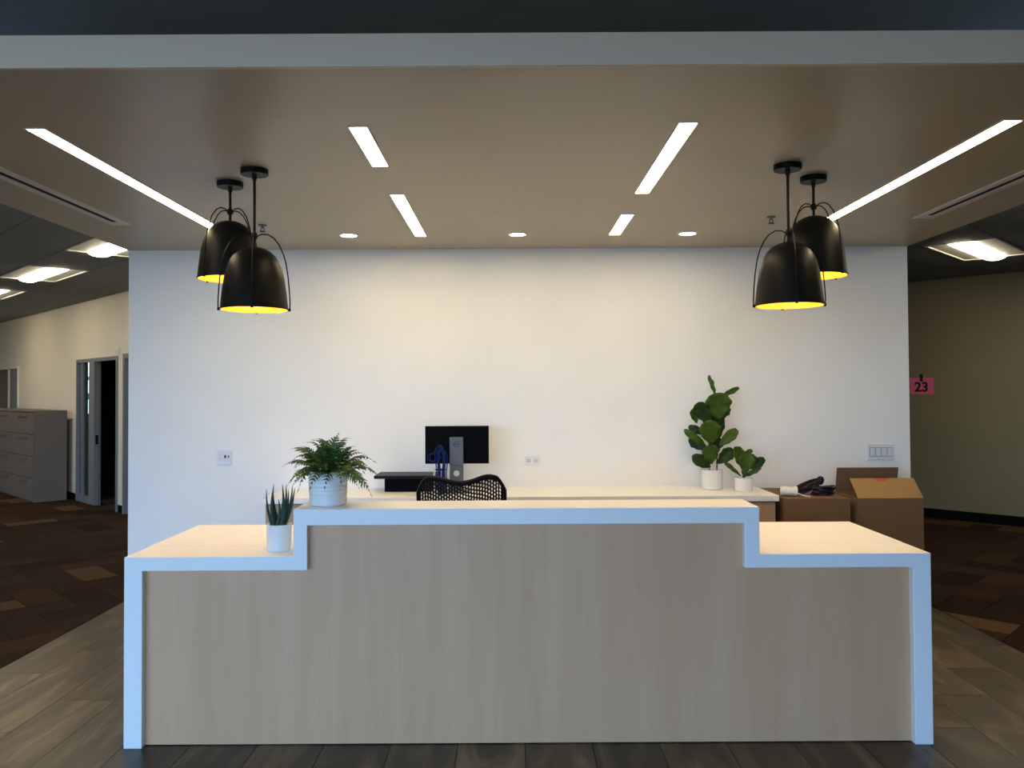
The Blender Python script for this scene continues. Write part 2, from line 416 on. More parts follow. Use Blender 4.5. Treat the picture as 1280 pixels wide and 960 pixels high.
# office wall on the left, running back at 45 degrees (local x along it, local +y towards the camera)
LW = dict(loc=(-3.0, 8.5, 0), rz=math.radians(135))
HT = CEILZ + .1
lw = MB()
DTOP = 2.10
lw.box(-2.6, 2.10, -.15, 0, 0, HT)
lw.box(2.10, 3.02, -.15, 0, 2.12, HT)
lw.box(3.02, 3.235, -.15, 0, 0, HT)
lw.box(3.235, 4.93, -.15, 0, DTOP, HT)
lw.box(4.93, 8.13, -.15, 0, 0, HT)
lw.box(8.13, 10.3, -.15, 0, 2.09, HT).box(8.13, 10.3, -.15, 0, 0, .9)
lw.box(10.3, 12.9, -.15, 0, 0, HT)
struct('wall_left', lw, CREAM, **LW)
bb = MB()
for a, b in ((3.045, 3.20), (4.96, 12.7)): bb.box(a, b, 0, .012, 0, .10)
struct('baseboard_left', bb, BASEB, **LW)

# dark rooms behind the office wall
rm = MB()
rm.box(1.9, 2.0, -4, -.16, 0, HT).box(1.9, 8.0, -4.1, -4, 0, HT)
rm.box(7.98, 8.08, -4.0, -1.28, 0, HT).box(7.98, 8.08, -.45, -.16, 0, HT).box(7.98, 8.08, -1.28, -.45, 0, 1.22).box(7.98, 8.08, -1.28, -.45, 2.22, HT)  # end opening added so sky behind the sidelight imitates a window reflection in it
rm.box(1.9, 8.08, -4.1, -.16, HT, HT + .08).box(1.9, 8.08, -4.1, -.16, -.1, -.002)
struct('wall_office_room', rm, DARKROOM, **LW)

def empty_struct(name, loc, rz=0.0):
    o = bpy.data.objects.new(name, None); C.objects.link(o); o.location = loc; o.rotation_euler = (0, 0, rz); o['kind'] = 'structure'
    return o
def glass_mat():
    m = bpy.data.materials.new('clear_glass'); m.use_nodes = True
    n = m.node_tree.nodes; l = m.node_tree.links; n.clear()
    o = n.new('ShaderNodeOutputMaterial'); mx = n.new('ShaderNodeMixShader'); tr = n.new('ShaderNodeBsdfTransparent'); gl = n.new('ShaderNodeBsdfGlossy')
    mx.inputs[0].default_value = 0.10
    tr.inputs[0].default_value = (0.86, 0.90, 0.92, 1); gl.inputs['Roughness'].default_value = 0.02
    l.new(tr.outputs[0], mx.inputs[1]); l.new(gl.outputs[0], mx.inputs[2]); l.new(mx.outputs[0], o.inputs[0])
    return m
GLASS = glass_mat()

d1 = empty_struct('door_1', LW['loc'], LW['rz'])
fr = MB()
fr.box(3.235, 3.275, -.05, .02, 0, DTOP).box(4.89, 4.93, -.05, .02, 0, DTOP).box(3.275, 4.89, -.05, .02, DTOP - .05, DTOP)
fr.box(4.13, 4.36, -.05, .02, 0, DTOP - .05).box(4.36, 4.89, -.05, .02, 0, .10)
fr.build('door_frame', ALU, d1)
MB().box(4.09, 4.13, -.06, -.035, 0, DTOP - .05).build('door_stop', CABM, d1)
MB().box(4.36, 4.70, -.030, -.024, .10, DTOP - .05).build('sidelight_pane', GLASS, d1)
MB().box(4.70, 4.76, -.04, 0, .10, DTOP - .05).build('sidelight_mullion', ALU, d1)
MB().box(4.76, 4.89, -.035, -.015, .10, DTOP - .05).build('sidelight_panel', GREYP, d1)
MB().box(3.28, 3.32, -.95, -.06, .01, DTOP - .06).build('door_leaf', DARKW, d1)
MB().box(4.122, 4.13, -.045, .0, .87, 1.0).build('strike_plate', BLACK, d1)

d2 = empty_struct('door_2', LW['loc'], LW['rz'])
MB().box(2.10, 2.16, -.13, .02, 0, 2.12).box(2.96, 3.02, -.13, .02, 0, 2.12).box(2.16, 2.96, -.13, .02, 2.06, 2.12).build('door_frame', ALU, d2)
lf = MB().box(2.165, 2.955, -.09, -.045, .01, 2.055).build('door_leaf', GREYP, d2)
MB().tube([(2.25, -.045, 1.0), (2.25, .02, 1.0), (2.37, .02, 1.0)], .01).build('door_handle', CHROME, lf)

w1 = empty_struct('window_1', LW['loc'], LW['rz'])
MB().box(8.13, 8.17, -.05, .025, .9, 2.09).box(10.25, 10.3, -.05, .025, .9, 2.09).box(8.17, 10.25, -.05, .025, 2.05, 2.09).box(8.17, 10.25, -.05, .025, .9, .95).build('window_frame', CREAM, w1)
MB().box(8.17, 8.80, -.04, -.01, .95, 2.05).build('window_jamb_panel', ALU, w1)
MB().box(8.80, 8.86, -.05, .01, .95, 2.05).build('window_mullion', CREAM, w1)
MB().box(8.86, 10.25, -.026, -.020, .95, 2.05).build('window_pane', GLASS, w1)
for k in range(7):
    MB().box(8.865 + k * .198, 8.865 + k * .198 + .19, -.075, -.05, .95, 2.05).build('wood_slat', BROWNP, w1)

# olive wall on the right (local +x runs towards the right and the camera, local +y away)
RWL = dict(loc=(4.0, 11.15, 0), rz=math.radians(-45))
struct('wall_right', MB().box(-15.6, 8.6, 0, .12, 0, HT), OLIVE, **RWL)
struct('baseboard_right', MB().box(-2.0, 8.4, -.012, 0, 0, .115), BASEB, **RWL)

# ================================================================ CEILING FITTINGS
def linear_light(x, y0, y1, label, wd=.076):
    t = thing('linear_light', label, 'ceiling light', (x, (y0 + y1) / 2, SOFZ), group='recessed linear lights in the soffit')
    h = (y1 - y0) / 2; b = .007
    MB().box(-wd / 2 - b, -wd / 2, -h - b, h + b, -.004, 0).box(wd / 2, wd / 2 + b, -h - b, h + b, -.004, 0).box(-wd / 2, wd / 2, -h - b, -h, -.004, 0).box(-wd / 2, wd / 2, h, h + b, -.004, 0).build('frame', TRIMG, t)
    MB().box(-wd / 2, wd / 2, -h, h, -.003, 0).build('diffuser', LINE, t)
linear_light(-2.045, 3.43, 5.52, 'long recessed linear light on the left, running back to the left pendants')
linear_light(2.15, 3.39, 5.40, 'long recessed linear light on the right, running back to the right pendants')
linear_light(-.652, 3.43, 4.03, 'short linear light left of centre, the one nearer the front fascia')
linear_light(-.652, 4.62, 5.86, 'linear light left of centre, the one ending near the white wall')
linear_light(.768, 3.40, 4.61, 'linear light right of centre, the longer one nearer the front fascia')
linear_light(.768, 5.18, 5.84, 'shortest linear light, right of centre, ending near the white wall')

for x, lab in ((-1.173, 'left one of three round recessed downlights before the white wall'),
               (.059, 'middle one of three round recessed downlights before the white wall'),
               (1.298, 'right one of three round recessed downlights before the white wall')):
    t = thing('downlight', lab, 'ceiling light', (x, 5.815, SOFZ), group='round downlights in the soffit')
    MB().lathe([(.056, -.001), (.058, -.006), (.072, -.005), (.074, 0)], seg=32).build('trim_ring', TRIMW, t, smooth=True)
    MB().lathe([(.057, 0), (.056, -.003), (.001, -.003)], seg=32).build('lens', DOWN, t, smooth=True)

def slot_diffuser(x, y0, y1, label):
    t = thing('slot_diffuser', label, 'air vent', (x, (y0 + y1) / 2, SOFZ), group='linear slot diffusers in the soffit')
    h = (y1 - y0) / 2
    MB().box(-.066, -.022, -h, h, -.006, 0).box(.022, .066, -h, h, -.006, 0).box(-.022, .022, -h, -h + .08, -.006, 0).box(-.022, .022, h - .08, h, -.006, 0).build('frame', TRIMG, t)
    MB().box(-.022, .022, -h + .08, h - .08, -.0015, 0).build('slot', VOID, t)
slot_diffuser(-2.63, 3.0, 5.40, 'linear slot air diffuser at the left edge of the soffit')
slot_diffuser(2.765, 3.0, 5.33, 'linear slot air diffuser at the right edge of the soffit')

for x, y, lab in ((-1.69, 5.45, 'small sprinkler head beside the left pendants'), (1.733, 5.275, 'small sprinkler head beside the right pendants')):
    t = thing('sprinkler_head', lab, 'sprinkler', (x, y, SOFZ), group='sprinkler heads in the soffit')
    MB().lathe([(.001, 0), (.030, 0), (.028, -.006), (.010, -.008), (.009, -.022), (.001, -.022)], seg=16).build('escutcheon', GREYP, t, smooth=True)
    MB().tube([(-.007, 0, -.021), (-.012, 0, -.032), (-.003, 0, -.044)], .003).tube([(.007, 0, -.021), (.012, 0, -.032), (.003, 0, -.044)], .003).build('yoke', BLACKM, t)
    MB().lathe([(.001, -.043), (.020, -.043), (.020, -.046), (.001, -.046)], seg=16).build('deflector', BLACKM, t)

# pendants
def make_pendant(rz):
    t = thing('pendant_lamp', '', 'pendant lamp', (0, 0, SOFZ), 0, 'black dome pendant lamps')
    return t
def pendant(x, y, rimz, topz, bailz, rz, label):
    t = thing('pendant_lamp', label, 'pendant lamp', (x, y, SOFZ), rz, 'black dome pendant lamps')
    MB().lathe([(.0, 0), (.069, 0), (.069, -.026), (.066, -.029), (.0, -.029)], seg=40).build('canopy', BLACK, t, smooth=True)
    zb = bailz - SOFZ; zt = topz - SOFZ; zr = rimz - SOFZ
    MB().tube([(0, 0, -.028), (0, 0, zt - .01)], .0075, 12).lathe([(.001, -.028), (.013, -.03), (.011, -.055), (.001, -.055)], seg=16).build('stem', BLACK, t, smooth=True)
    MB().lathe([(.001, zb + .02), (.011, zb + .018), (.016, zb + .006), (.016, zb - .006), (.010, zb - .016), (.001, zb - .018)], seg=16).build('collar', BLACK, t, smooth=True)
    prof = [(.018, .318), (.036, .316), (.060, .308), (.085, .293), (.106, .272), (.122, .247), (.134, .218), (.143, .185), (.150, .15), (.156, .11), (.162, .06), (.168, .0)]
    k = (zt - zr) / .318
    MB().lathe([(r, zr + z * k) for r, z in prof], seg=56).build('shade', BLACK, t, smooth=True)
    MB().lathe([(max(.001, r - .0045), zr + z * k - .004) for r, z in prof] , seg=56).build('shade_lining', GOLD, t, smooth=True)
    MB().lathe([(.1635, zr - .003), (.1695, zr - .003), (.1695, zr + .004), (.1635, zr + .004), (.1635, zr - .003)], seg=56).build('rim', BLACK, t, smooth=True)
    MB().lathe([(.001, zt - .012), (.022, zt - .012), (.022, zt - .085), (.001, zt - .085)], seg=20).build('socket', BLACKM, t, smooth=True)
    b = [(.001, -.052)] + [(.032 * math.sin(a), -.02 - .032 * math.cos(a)) for a in [i * PI / 10 for i in range(1, 9)]] + [(.014, .02), (.012, .05)]
    MB().lathe([(r, zt - .13 + z) for r, z in b], seg=20).build('bulb', LAMP, t, smooth=True)
    for q in range(4):
        a = q * PI / 2
        pts = []
        for r, z in [(.014, zb), (.035, zb + .012), (.065, zb + .012), (.095, zb - .005), (.122, zb - .04), (.142, zb - .085), (.156, zb - .135), (.166, zb - .20), (.173, zb - .28), (.176, zr + .03), (.175, zr + .002)]:
            pts.append((r * math.cos(a), r * math.sin(a), z))
        bl = MB().tube(pts, .0033, 6).build('bail_arm', BLACK, t, smooth=True)
        MB().lathe([(.001, -.009), (.006, -.007), (.008, 0), (.006, .007), (.001, .009)], c=(.173 * math.cos(a), .173 * math.sin(a), zr - .001), seg=10).build('rivet', BLACK, bl, smooth=True)
    ld = bpy.data.lights.new('pendant_bulb_light', 'POINT'); ld.energy = 4.0; ld.color = (1.0, 0.62, 0.25); ld.shadow_soft_size = .03
    lo = bpy.data.objects.new('pendant_bulb_light', ld); C.objects.link(lo); lo.parent = t; lo.location = (0, 0, zr + .075)
pendant(-1.308, 4.086, 2.022, 2.338, 2.396, math.radians(14), 'front one of the two black dome pendants at left')
pendant(-1.52, 4.334, 2.214, 2.526, 2.578, math.radians(62), 'rear one of the two black dome pendants at left, hung higher')
pendant(1.418, 4.052, 2.024, 2.343, 2.392, math.radians(172), 'front one of the two black dome pendants at right')
pendant(1.637, 4.285, 2.206, 2.526, 2.576, math.radians(30), 'rear one of the two black dome pendants at right, hung higher')

# troffers in the office ceilings (local x is the long side)
def troffer(u, v, rz, label):
    x, y = uv2(u, v)
    t = thing('troffer', label, 'ceiling light', (x, y, CEILZ), rz, 'office ceiling troffers')
    L_, W_ = .604, .299
    f = MB()
    f.box(-L_, L_, -W_, -W_ + .02, -.004, .011).box(-L_, L_, W_ - .02, W_, -.004, .011).box(-L_, -L_ + .02, -W_ + .02, W_ - .02, -.004, .011).box(L_ - .02, L_, -W_ + .02, W_ - .02, -.004, .011)
    f.build('frame', TPAN, t)
    pn = MB()
    a, b = L_ - .02, W_ - .02
    pn.box(-a, a, -b, b, .006, .011)
    pn.build('reflector_pan', TPAN, t)
    s = MB(); n = 10; vs = []; fs = []
    for k in range(n + 1):
        an = PI * k / n; yy = -.105 * math.cos(an); zz = .006 - .04 * math.sin(an)
        vs += [(-a, yy, zz), (a, yy, zz)]
    for k in range(n): fs.append((2 * k, 2 * k + 1, 2 * k + 3, 2 * k + 2))
    fs += [tuple(2 * k for k in range(n + 1)), tuple(2 * k + 1 for k in range(n, -1, -1))]
    s.add(vs, fs).build('lens', TROF, t, smooth=True)
troffer(-8.27 + .61, 2.335 + .305, math.radians(-45), 'lit office troffer at left nearest the white wall')
troffer(-8.27 - 1.83, 2.335 + .305, math.radians(-45), 'lit office troffer at left, second out from the white wall')
troffer(-8.27 - 4.27, 2.335 + .305, math.radians(-45), 'lit office troffer cut by the left picture edge')
troffer(-8.27 - 6.71, 2.335 + .305, math.radians(-45), 'lit office troffer beyond the left picture edge, over the file cabinets')
troffer(-8.27 - 4.27, -.105 + .305, math.radians(-45), 'added office troffer, unseen at left, to light the file cabinet fronts')  # extra unseen troffer, added to brighten the cabinet fronts and carpet
troffer(-8.27 - 6.71, -.105 + .305, math.radians(-45), 'added office troffer, unseen at far left, for more light on cabinets and carpet')  # second added troffer of that unseen row, there for its light
troffer(-1.354 + .305, 6.91 + .61, math.radians(45), 'office troffer at the right picture edge, nearer than the lit one beside the white wall')
troffer(-2.574 + .305, 8.13 + .61, math.radians(45), 'lit office troffer on the right of the white wall')

# ================================================================ RECEPTION DESK
DX0, DX1 = -1.745, 1.89; DY = 3.62
S0, S1 = -.983, 1.120          # upper counter ends
LZ, UZ = .856, 1.067; TB = .063; LEG = .082
desk = thing('reception_desk', 'long stepped reception desk with white frame and pale wood front', 'desk', (0, DY, 0))
DL, DU = .87, .265
# one clean stepped outline instead of stacked boxes: front profile extruded, split by depth
outer = [(DX0, 0), (DX0 + LEG, 0), (DX0 + LEG, LZ - TB), (S0 + TB, LZ - TB), (S0 + TB, UZ - .073), (S1 - TB - .005, UZ - .073), (S1 - TB - .005, LZ - TB), (DX1 - LEG, LZ - TB), (DX1 - LEG, 0), (DX1, 0), (DX1, LZ), (S1, LZ), (S1, UZ), (S0, UZ), (S0, LZ), (DX0, LZ)]
MB().prism_y(outer, 0, DU).build('countertop_frame', SOLID, desk, bevel=.003)
for a, b, c, d in ((DX0, S0 + TB, DX0, DX0 + LEG), (S1 - TB - .005, DX1, DX1 - LEG, DX1)):
    MB().box(a, b, DU, DL, LZ - TB, LZ).build('side_top', SOLID, desk)
    MB().box(c, d, DU, DL, 0, LZ - TB).build('end_panel', SOLID, desk)
MB().prism_y([(DX0 + LEG, 0.004), (DX1 - LEG, 0.004), (DX1 - LEG, LZ - TB), (S1 - TB - .005, LZ - TB), (S1 - TB - .005, UZ - .073), (S0 + TB, UZ - .073), (S0 + TB, LZ - TB), (DX0 + LEG, LZ - TB)], .034, .055).build('front_panel', WOOD, desk)
MB().box(S0 + TB, S1 - TB - .005, .055, .80, .70, .735).build('work_surface', SOLID, desk)
for x in (-.45, .55):
    MB().box(x, x + .42, .22, .78, .03, .70).build('drawer_pedestal', WOOD, desk)

# ================================================================ BACK COUNTER
BX0, BX1 = -1.80, 1.936; BY0 = 5.79; BZ = .832
wt = MB().box(BX0, BX1, BY0, WALLY, BZ - .042, BZ).build('worktop', SOLID, bevel=.003)
tag(wt, 'long white worktop of the back counter along the white wall', 'countertop')
nu = 4; uw = (BX1 - BX0 - .04) / nu
cabl = ['wooden base cabinet at the left end of the back counter', 'wooden base cabinet second from left under the back counter',
        'wooden base cabinet second from right under the back counter', 'wooden base cabinet at the right end, beside the cardboard boxes']
for k in range(nu):
    x = BX0 + .02 + uw * (k + .5)
    t = thing('base_cabinet', cabl[k], 'cabinet', (x, BY0 + .02, 0), 0, 'base cabinets under the back worktop')
    h = uw / 2 - .001
    MB().box(-h, h, .02, .588, .09, BZ - .0425).build('body', TANL, t)
    MB().box(-h, h, .07, .56, 0, .09).build('toe_kick', BASEB, t)
    for s in (-1, 1):
        a, b = (-h + .002, -.0015) if s < 0 else (.0015, h - .002)
        d = MB().box(a, b, 0, .019, .10, BZ - .05).build('door', TANL, t)
        MB().tube([(s * -.0 + s * .05, 0, .60), (s * .05, -.03, .60), (s * .05, -.03, .72), (s * .05, 0, .72)], .005).build('handle', CHROME, d)

# ================================================================ MONITOR, RISER, CABLES
mo = thing('monitor', 'black flat monitor seen from behind on a slate stand', 'monitor', (-.410, 6.10, BZ))
MB().box(-.243, .243, .01, .03, .213, .500).build('screen_panel', JETB, mo, bevel=.004)
MB().box(-.238, .238, -.006, .0095, .219, .494).build('back_cover', JETB, mo, bevel=.004)
MB().box(-.052, .052, -.05, -.03, .006, .417).build('stand_column', GREYP, mo, bevel=.004)
MB().box(-.05, .05, -.03, -.006, .32, .40).build('mount', GREYP, mo)
MB().box(-.10, .10, -.10, .09, 0, .012).build('stand_base', GREYP, mo, bevel=.004)
r = MB().lathe([(.0185, -.0008), (.021, -.0008), (.021, .0008), (.0185, .0008), (.0185, -.0008)], seg=28).build('logo_ring', BLACKM, mo)
r.location = (0, -.0505, .366); r.rotation_euler = (PI / 2, 0, 0)
mt = Matrix.Translation((0, -.0505, .366)) @ Matrix.Rotation(PI / 2, 4, 'X')
text_mesh('logo_lettering', 'DELL', .0165, BLACKM, mo, mt, offset=.0003)
hl = MB().lathe([(.0, -.001), (.022, -.001), (.022, .001), (.0, .001)], seg=28).build('cable_hole', LGREY, mo)
hl.location = (.0, -.0505, .145); hl.rotation_euler = (PI / 2, 0, 0)
sg = MB().box(-.052, .052, -.0006, .0006, -.0015, .0015).build('seam', BLACKM, mo)
sg.location = (0, -.0505, .205); sg.rotation_euler = (0, .14, 0)

rs = thing('desktop_riser', 'low black desktop riser with thin overhanging top, left of the monitor', 'riser', (-.78, 6.22, BZ))
MB().box(-.255, .215, -.17, .13, .106, .130).build('top', BLACKM, rs, bevel=.006)
MB().box(-.185, .18, -.10, .10, 0, .106).build('body', JETB, rs, bevel=.004)

# blue cables hung in loops on the left side of the monitor stand
cb1 = thing('blue_cable_bundle', 'bundle of looped blue cables beside the monitor stand', 'cables', (-.512, 5.945, BZ))
random.seed(5)
for k in range(7):
    hgt = random.uniform(.26, .36); wd = random.uniform(.03, .055); dx = random.uniform(-.022, .016); dy = random.uniform(-.02, .02); ln = random.uniform(-.25, .10)
    pts = []
    for i in range(20):
        a = 2 * PI * i / 20
        zz = .5 - .5 * math.cos(a)
        waist = .45 + .55 * abs(zz - .45) * 1.8
        pts.append((dx + wd * waist * math.sin(a) + ln * (zz * hgt) * .35, dy + .012 * math.sin(3 * a), .006 + zz * hgt))
    MB().tube(pts, .0045, 6, closed=True).build('cable_loop', BLUEC, cb1, smooth=True)
pts = [(-.01 + .035 * math.cos(a), .026 * math.sin(a), .185) for a in [2 * PI * i / 14 for i in range(14)]]
MB().tube(pts, .006, 6, closed=True).build('cable_tie', BLUEC, cb1, smooth=True)
for x, rr in ((-.075, .03), (-.05, .038)):
    pts = [(x + rr * math.cos(a), .004 * math.sin(2 * a), .275 + rr * .95 * math.sin(a)) for a in [2 * PI * i / 18 for i in range(18)]]
    MB().tube(pts, .0035, 6, closed=True).build('cable_loop', BLUEC, cb1, smooth=True)
MB().tube([(-.05, -.02, .19), (-.062, -.03, .10), (-.05, -.03, .01)], .005, 6).build('white_lead', WRAP, cb1, smooth=True)['label'] = 'white lead'

# ================================================================ OFFICE CHAIR
ch = thing('office_chair', 'black office chair with a perforated mesh back behind the desk', 'chair', (-.305, 4.90, 0))
HW = .268
def top_edge(u):   # u in -1..1 ; height of the back's upper edge
    hump = .052 * math.exp(-((abs(u) - .62) / .34) ** 2)
    drop = .16 * max(0, abs(u) - .80) ** 1.5 * 4.5
    return 1.040 + hump * (.74 if u > 0 else .60) - drop
def back_pt(u, v):   # v 0 bottom .. 1 top
    hw = HW * (.72 + .28 * math.sin(min(1, v * 1.25) * PI / 2))
    zt = top_edge(u); zb = .55
    return (u * hw, -.02 - .10 * u * u * -1 * .6 + .03 * math.sin(v * PI), zb + (zt - zb) * v)
NU, NV = 64, 66
me_v = []; me_f = []
for j in range(NV + 1):
    for i in range(NU + 1):
        me_v.append(back_pt(-1 + 2 * i / NU, j / NV))
for j in range(NV):
    for i in range(NU):
        ctr = min(i, NU - 1 - i)
        hole = (2 <= i < NU - 2) and (2 <= j < NV - 3) and (i % 2 == 0) and ((j + (i // 2)) % 3 != 0)
        if not hole: me_f.append((j * (NU + 1) + i, j * (NU + 1) + i + 1, (j + 1) * (NU + 1) + i + 1, (j + 1) * (NU + 1) + i))
bk = MB().add(me_v, me_f).build('backrest', BLACKM, ch, loc=(0, .0, 0))
so = bk.modifiers.new('thickness', 'SOLIDIFY'); so.thickness = .008; so.offset = 0
rim = [back_pt(-1, j / NV) for j in range(0, NV + 1, 4)] + [back_pt(-1 + 2 * i / NU, 1) for i in range(2, NU, 2)] + [back_pt(1, j / NV) for j in range(NV, -1, -4)] + [back_pt(1 - 2 * i / NU, 0) for i in range(8, NU, 8)]
MB().tube(rim, .011, 8, closed=True).build('back_frame', BLACKM, ch, smooth=True)
seat = MB(); P = []
for k in range(28):
    a = 2 * PI * k / 28; c_, s_ = math.cos(a), math.sin(a)
    P.append((.245 * math.copysign(abs(c_) ** .5, c_), .235 * math.copysign(abs(s_) ** .5, s_) - .25))
seat.prism(P, .44, .50).build('seat', BLACKM, ch, bevel=.02)
MB().tube([(0, .03, .60), (0, .05, .50), (0, -.02, .42), (0, -.2, .42)], .022, 10).build('back_support', BLACKM, ch, smooth=True)
MB().lathe([(.03, .10), (.03, .28), (.022, .28), (.022, .43)], c=(0, -.24, 0), seg=16).build('gas_lift', CHROME, ch, smooth=True)
for s in (-1, 1):
    ar = MB().tube([(s * .18, -.22, .43), (s * .285, -.22, .43), (s * .295, -.22, .63)], .014, 8).build('arm_support', BLACKM, ch, smooth=True)
    MB().box(s * .295 - .04, s * .295 + .04, -.36, -.10, .63, .655).build('arm_pad', BLACKM, ar, bevel=.01)
for k in range(5):
    a = 2 * PI * k / 5 + .3
    lg = MB().tube([(0, -.24, .11), (.15 * math.cos(a), -.24 + .15 * math.sin(a), .095), (.29 * math.cos(a), -.24 + .29 * math.sin(a), .075)], [.03, .022, .015], 8).build('base_leg', BLACKM, ch, smooth=True)
    cx_, cy_ = .29 * math.cos(a), -.24 + .29 * math.sin(a)
    cs = MB().lathe([(.001, -.02), (.026, -.02), (.029, -.012), (.029, .012), (.026, .02), (.001, .02)], seg=16).build('caster', BLACKM, lg, smooth=True)
    cs.location = (cx_, cy_, .0295); cs.rotation_euler = (PI / 2, 0, a)

# ================================================================ PLANTS
def pot(t, R, H, ribs=0, m=POT):
    pr = [(.001, 0), (R * .90, 0), (R * .96, .004)]
    n = 26
    for k in range(n + 1):
        z = .008 + (H - .012) * k / n
        rr = R * (.965 + .035 * k / n) + (ribs * math.sin(k * PI) if False else 0)
        if ribs and 6 < k < 24: rr += ribs * (1 if k % 3 == 0 else 0)
        pr.append((rr, z))
    pr += [(R, H), (R - .004, H + .001), (R - .008, H - .004), (R - .010, H - .02)]
    MB().lathe(pr, seg=48).build('pot', m, t, smooth=True)
    MB().lathe([(R - .0095, H - .018), (R * .5, H - .010), (.001, H - .008)], seg=24).build('soil', SOIL, t, smooth=True)

# --- boston fern
fern = thing('potted_fern', 'bushy green fern in a white ribbed pot on the raised counter', 'plant', (-.860, 3.775, UZ))
pot(fern, .089, .158, ribs=.0022)
def frond_mesh(L, lift, droop, wmax, n, m, seed):
    rnd = random.Random(seed); mb = MB(); pts = []
    for i in range(n + 1):
        s = i / n
        pts.append(Vector((L * (s - .10 * s * s * droop * 2), .02 * math.sin(s * 2.4 + seed) * s, lift * math.sin(min(1, s * 1.0) * PI * .62) - droop * L * s ** 2.2)))
    mb.tube(pts, [.0020 * (1 - .7 * i / n) for i in range(n + 1)], 4)
    for i in range(2, n + 1):
        s = i / n
        t = (pts[i] - pts[i - 1]).normalized()
        side = Vector((-t.y, t.x, 0)).normalized(); nrm = t.cross(side)
        wl = wmax * (math.sin(min(1, (s + .08) ** .8) * PI) ** .75) * rnd.uniform(.85, 1.1) + .004
        for sg in (-1, 1):
            d = (side * sg * .86 + t * .5 - nrm * 0 + Vector((0, 0, -.14 + rnd.uniform(-.12, .12)))).normalized()
            pw = L / n * .58
            p0 = pts[i]; ww = t * pw
            # toothed pinna: a spine with small lobes either side
            K = 4; vs = []
            for k in range(K + 1):
                q = k / K; c = p0 + d * (wl * q) + Vector((0, 0, -.18 * wl * q * q))
                hw = pw * (1 - q) ** .7 * (1.0 if k % 2 == 0 else .72)
                vs += [c - ww.normalized() * hw, c + ww.normalized() * hw]
            fs = [(2 * k, 2 * k + 1, 2 * k + 3, 2 * k + 2) for k in range(K)]
            mb.add(vs, fs)
    tip = pts[-1]; t = (pts[-1] - pts[-2]).normalized()
    mb.add([tip + Vector((0, .005, 0)), tip - Vector((0, .005, 0)), tip + t * .022], [(0, 1, 2)])
    me = bpy.data.meshes.new('frond'); me.from_pydata(mb.v, [], mb.f); me.update(); me.materials.append(m)
    return me
FM = [frond_mesh(.200, .075, .30, .058, 11, FERN, 1), frond_mesh(.215, .090, .26, .062, 12, FERN2, 2), frond_mesh(.18, .115, .14, .056, 11, FERN, 3),
      frond_mesh(.215, .060, .55, .062, 11, FERN, 4), frond_mesh(.150, .125, .06, .054, 10, FERN2, 5)]
rnd = random.Random(3)
for k in range(64):
    a = k * 2.39996 + rnd.uniform(-.2, .2)
    me = FM[k % 5] if k < 46 else FM[rnd.choice([2, 4])]
    o = bpy.data.objects.new('frond', me); C.objects.link(o); o.parent = fern
    r0 = rnd.uniform(.01, .06)
    o.location = (r0 * math.cos(a), r0 * math.sin(a), .146)
    tilt = rnd.uniform(-.32, .22) if k < 46 else rnd.uniform(-.75, -.3)
    sc = rnd.uniform(.70, 1.0)
    if math.sin(a) < -.3: sc *= .85
    o.scale = (sc, sc, sc); o.rotation_euler = (rnd.uniform(-.5, .5), tilt, a)

for a, tilt, sc, kx, dx in ((-.22, .34, .82, 3, .07), (.1, .30, .95, 1, .05), (2.9, -.42, 1.0, 1, -.02), (3.4, -.16, .95, 0, -.03), (1.2, -1.05, .95, 2, .01), (-.6, .35, .85, 0, .05), (2.2, -.7, .9, 3, -.03)):
    o = bpy.data.objects.new('frond', FM[kx]); C.objects.link(o); o.parent = fern
    o.location = (dx, .0, .148); o.scale = (sc, sc, sc); o.rotation_euler = (rnd.uniform(-.3, .3), tilt, a)

# --- snake plant
sn = thing('snake_plant', 'small spiky snake plant in a white pot on the lower left top', 'plant', (-1.090, 3.772, LZ))
pot(sn, .058, .122)
def spike(base, tip, w, name='leaf'):
    b, tp = Vector(base), Vector(tip); mb = MB(); n = 8; vs = []
    ax = (tp - b); side = ax.cross(Vector((.25, -1, 0))).normalized(); nr = side.cross(ax).normalized()
    for i in range(n + 1):
        s = i / n; c = b + ax * s + side * (.010 * math.sin(s * PI) * (1 if tip[0] > base[0] else -1))
        h = w * 1.35 * (1 - s) ** .8 + .0005
        vs += [c - side * h, c + nr * (h * .45) , c + side * h, c - nr * (h * .25)]
    fs = []
    for i in range(n):
        for k in range(4): fs.append((4 * i + k, 4 * i + (k + 1) % 4, 4 * i + 4 + (k + 1) % 4, 4 * i + 4 + k))
    fs += [(3, 2, 1, 0), tuple(4 * n + k for k in range(4))]
    return mb.add(vs, fs)
u_ = .00378
for bx, by, tx, tz, w_ in [(-8, -.01, -14.5, 45.5, 2.6), (-6, .015, -8.5, 51, 3.6), (-4.5, -.02, -5, 47.5, 3.8), (1, .0, 4, 51, 4.0), (3.5, -.02, 11, 51.5, 4.0),
                       (4, .02, 14.5, 48.5, 3.4), (5.5, -.005, 20, 46.5, 3.6), (-1, -.03, 2.5, 34, 3.4), (0, .03, -11, 40, 2.6), (4.5, -.03, 9, 37, 3.8), (2, .03, 8, 44, 3)]:
    spike((bx * u_ * .85, by, .106), (tx * u_, by * 1.5, .122 + tz * u_ * .97), w_ * u_ * .60).build('leaf', SNAKE, sn, smooth=True)

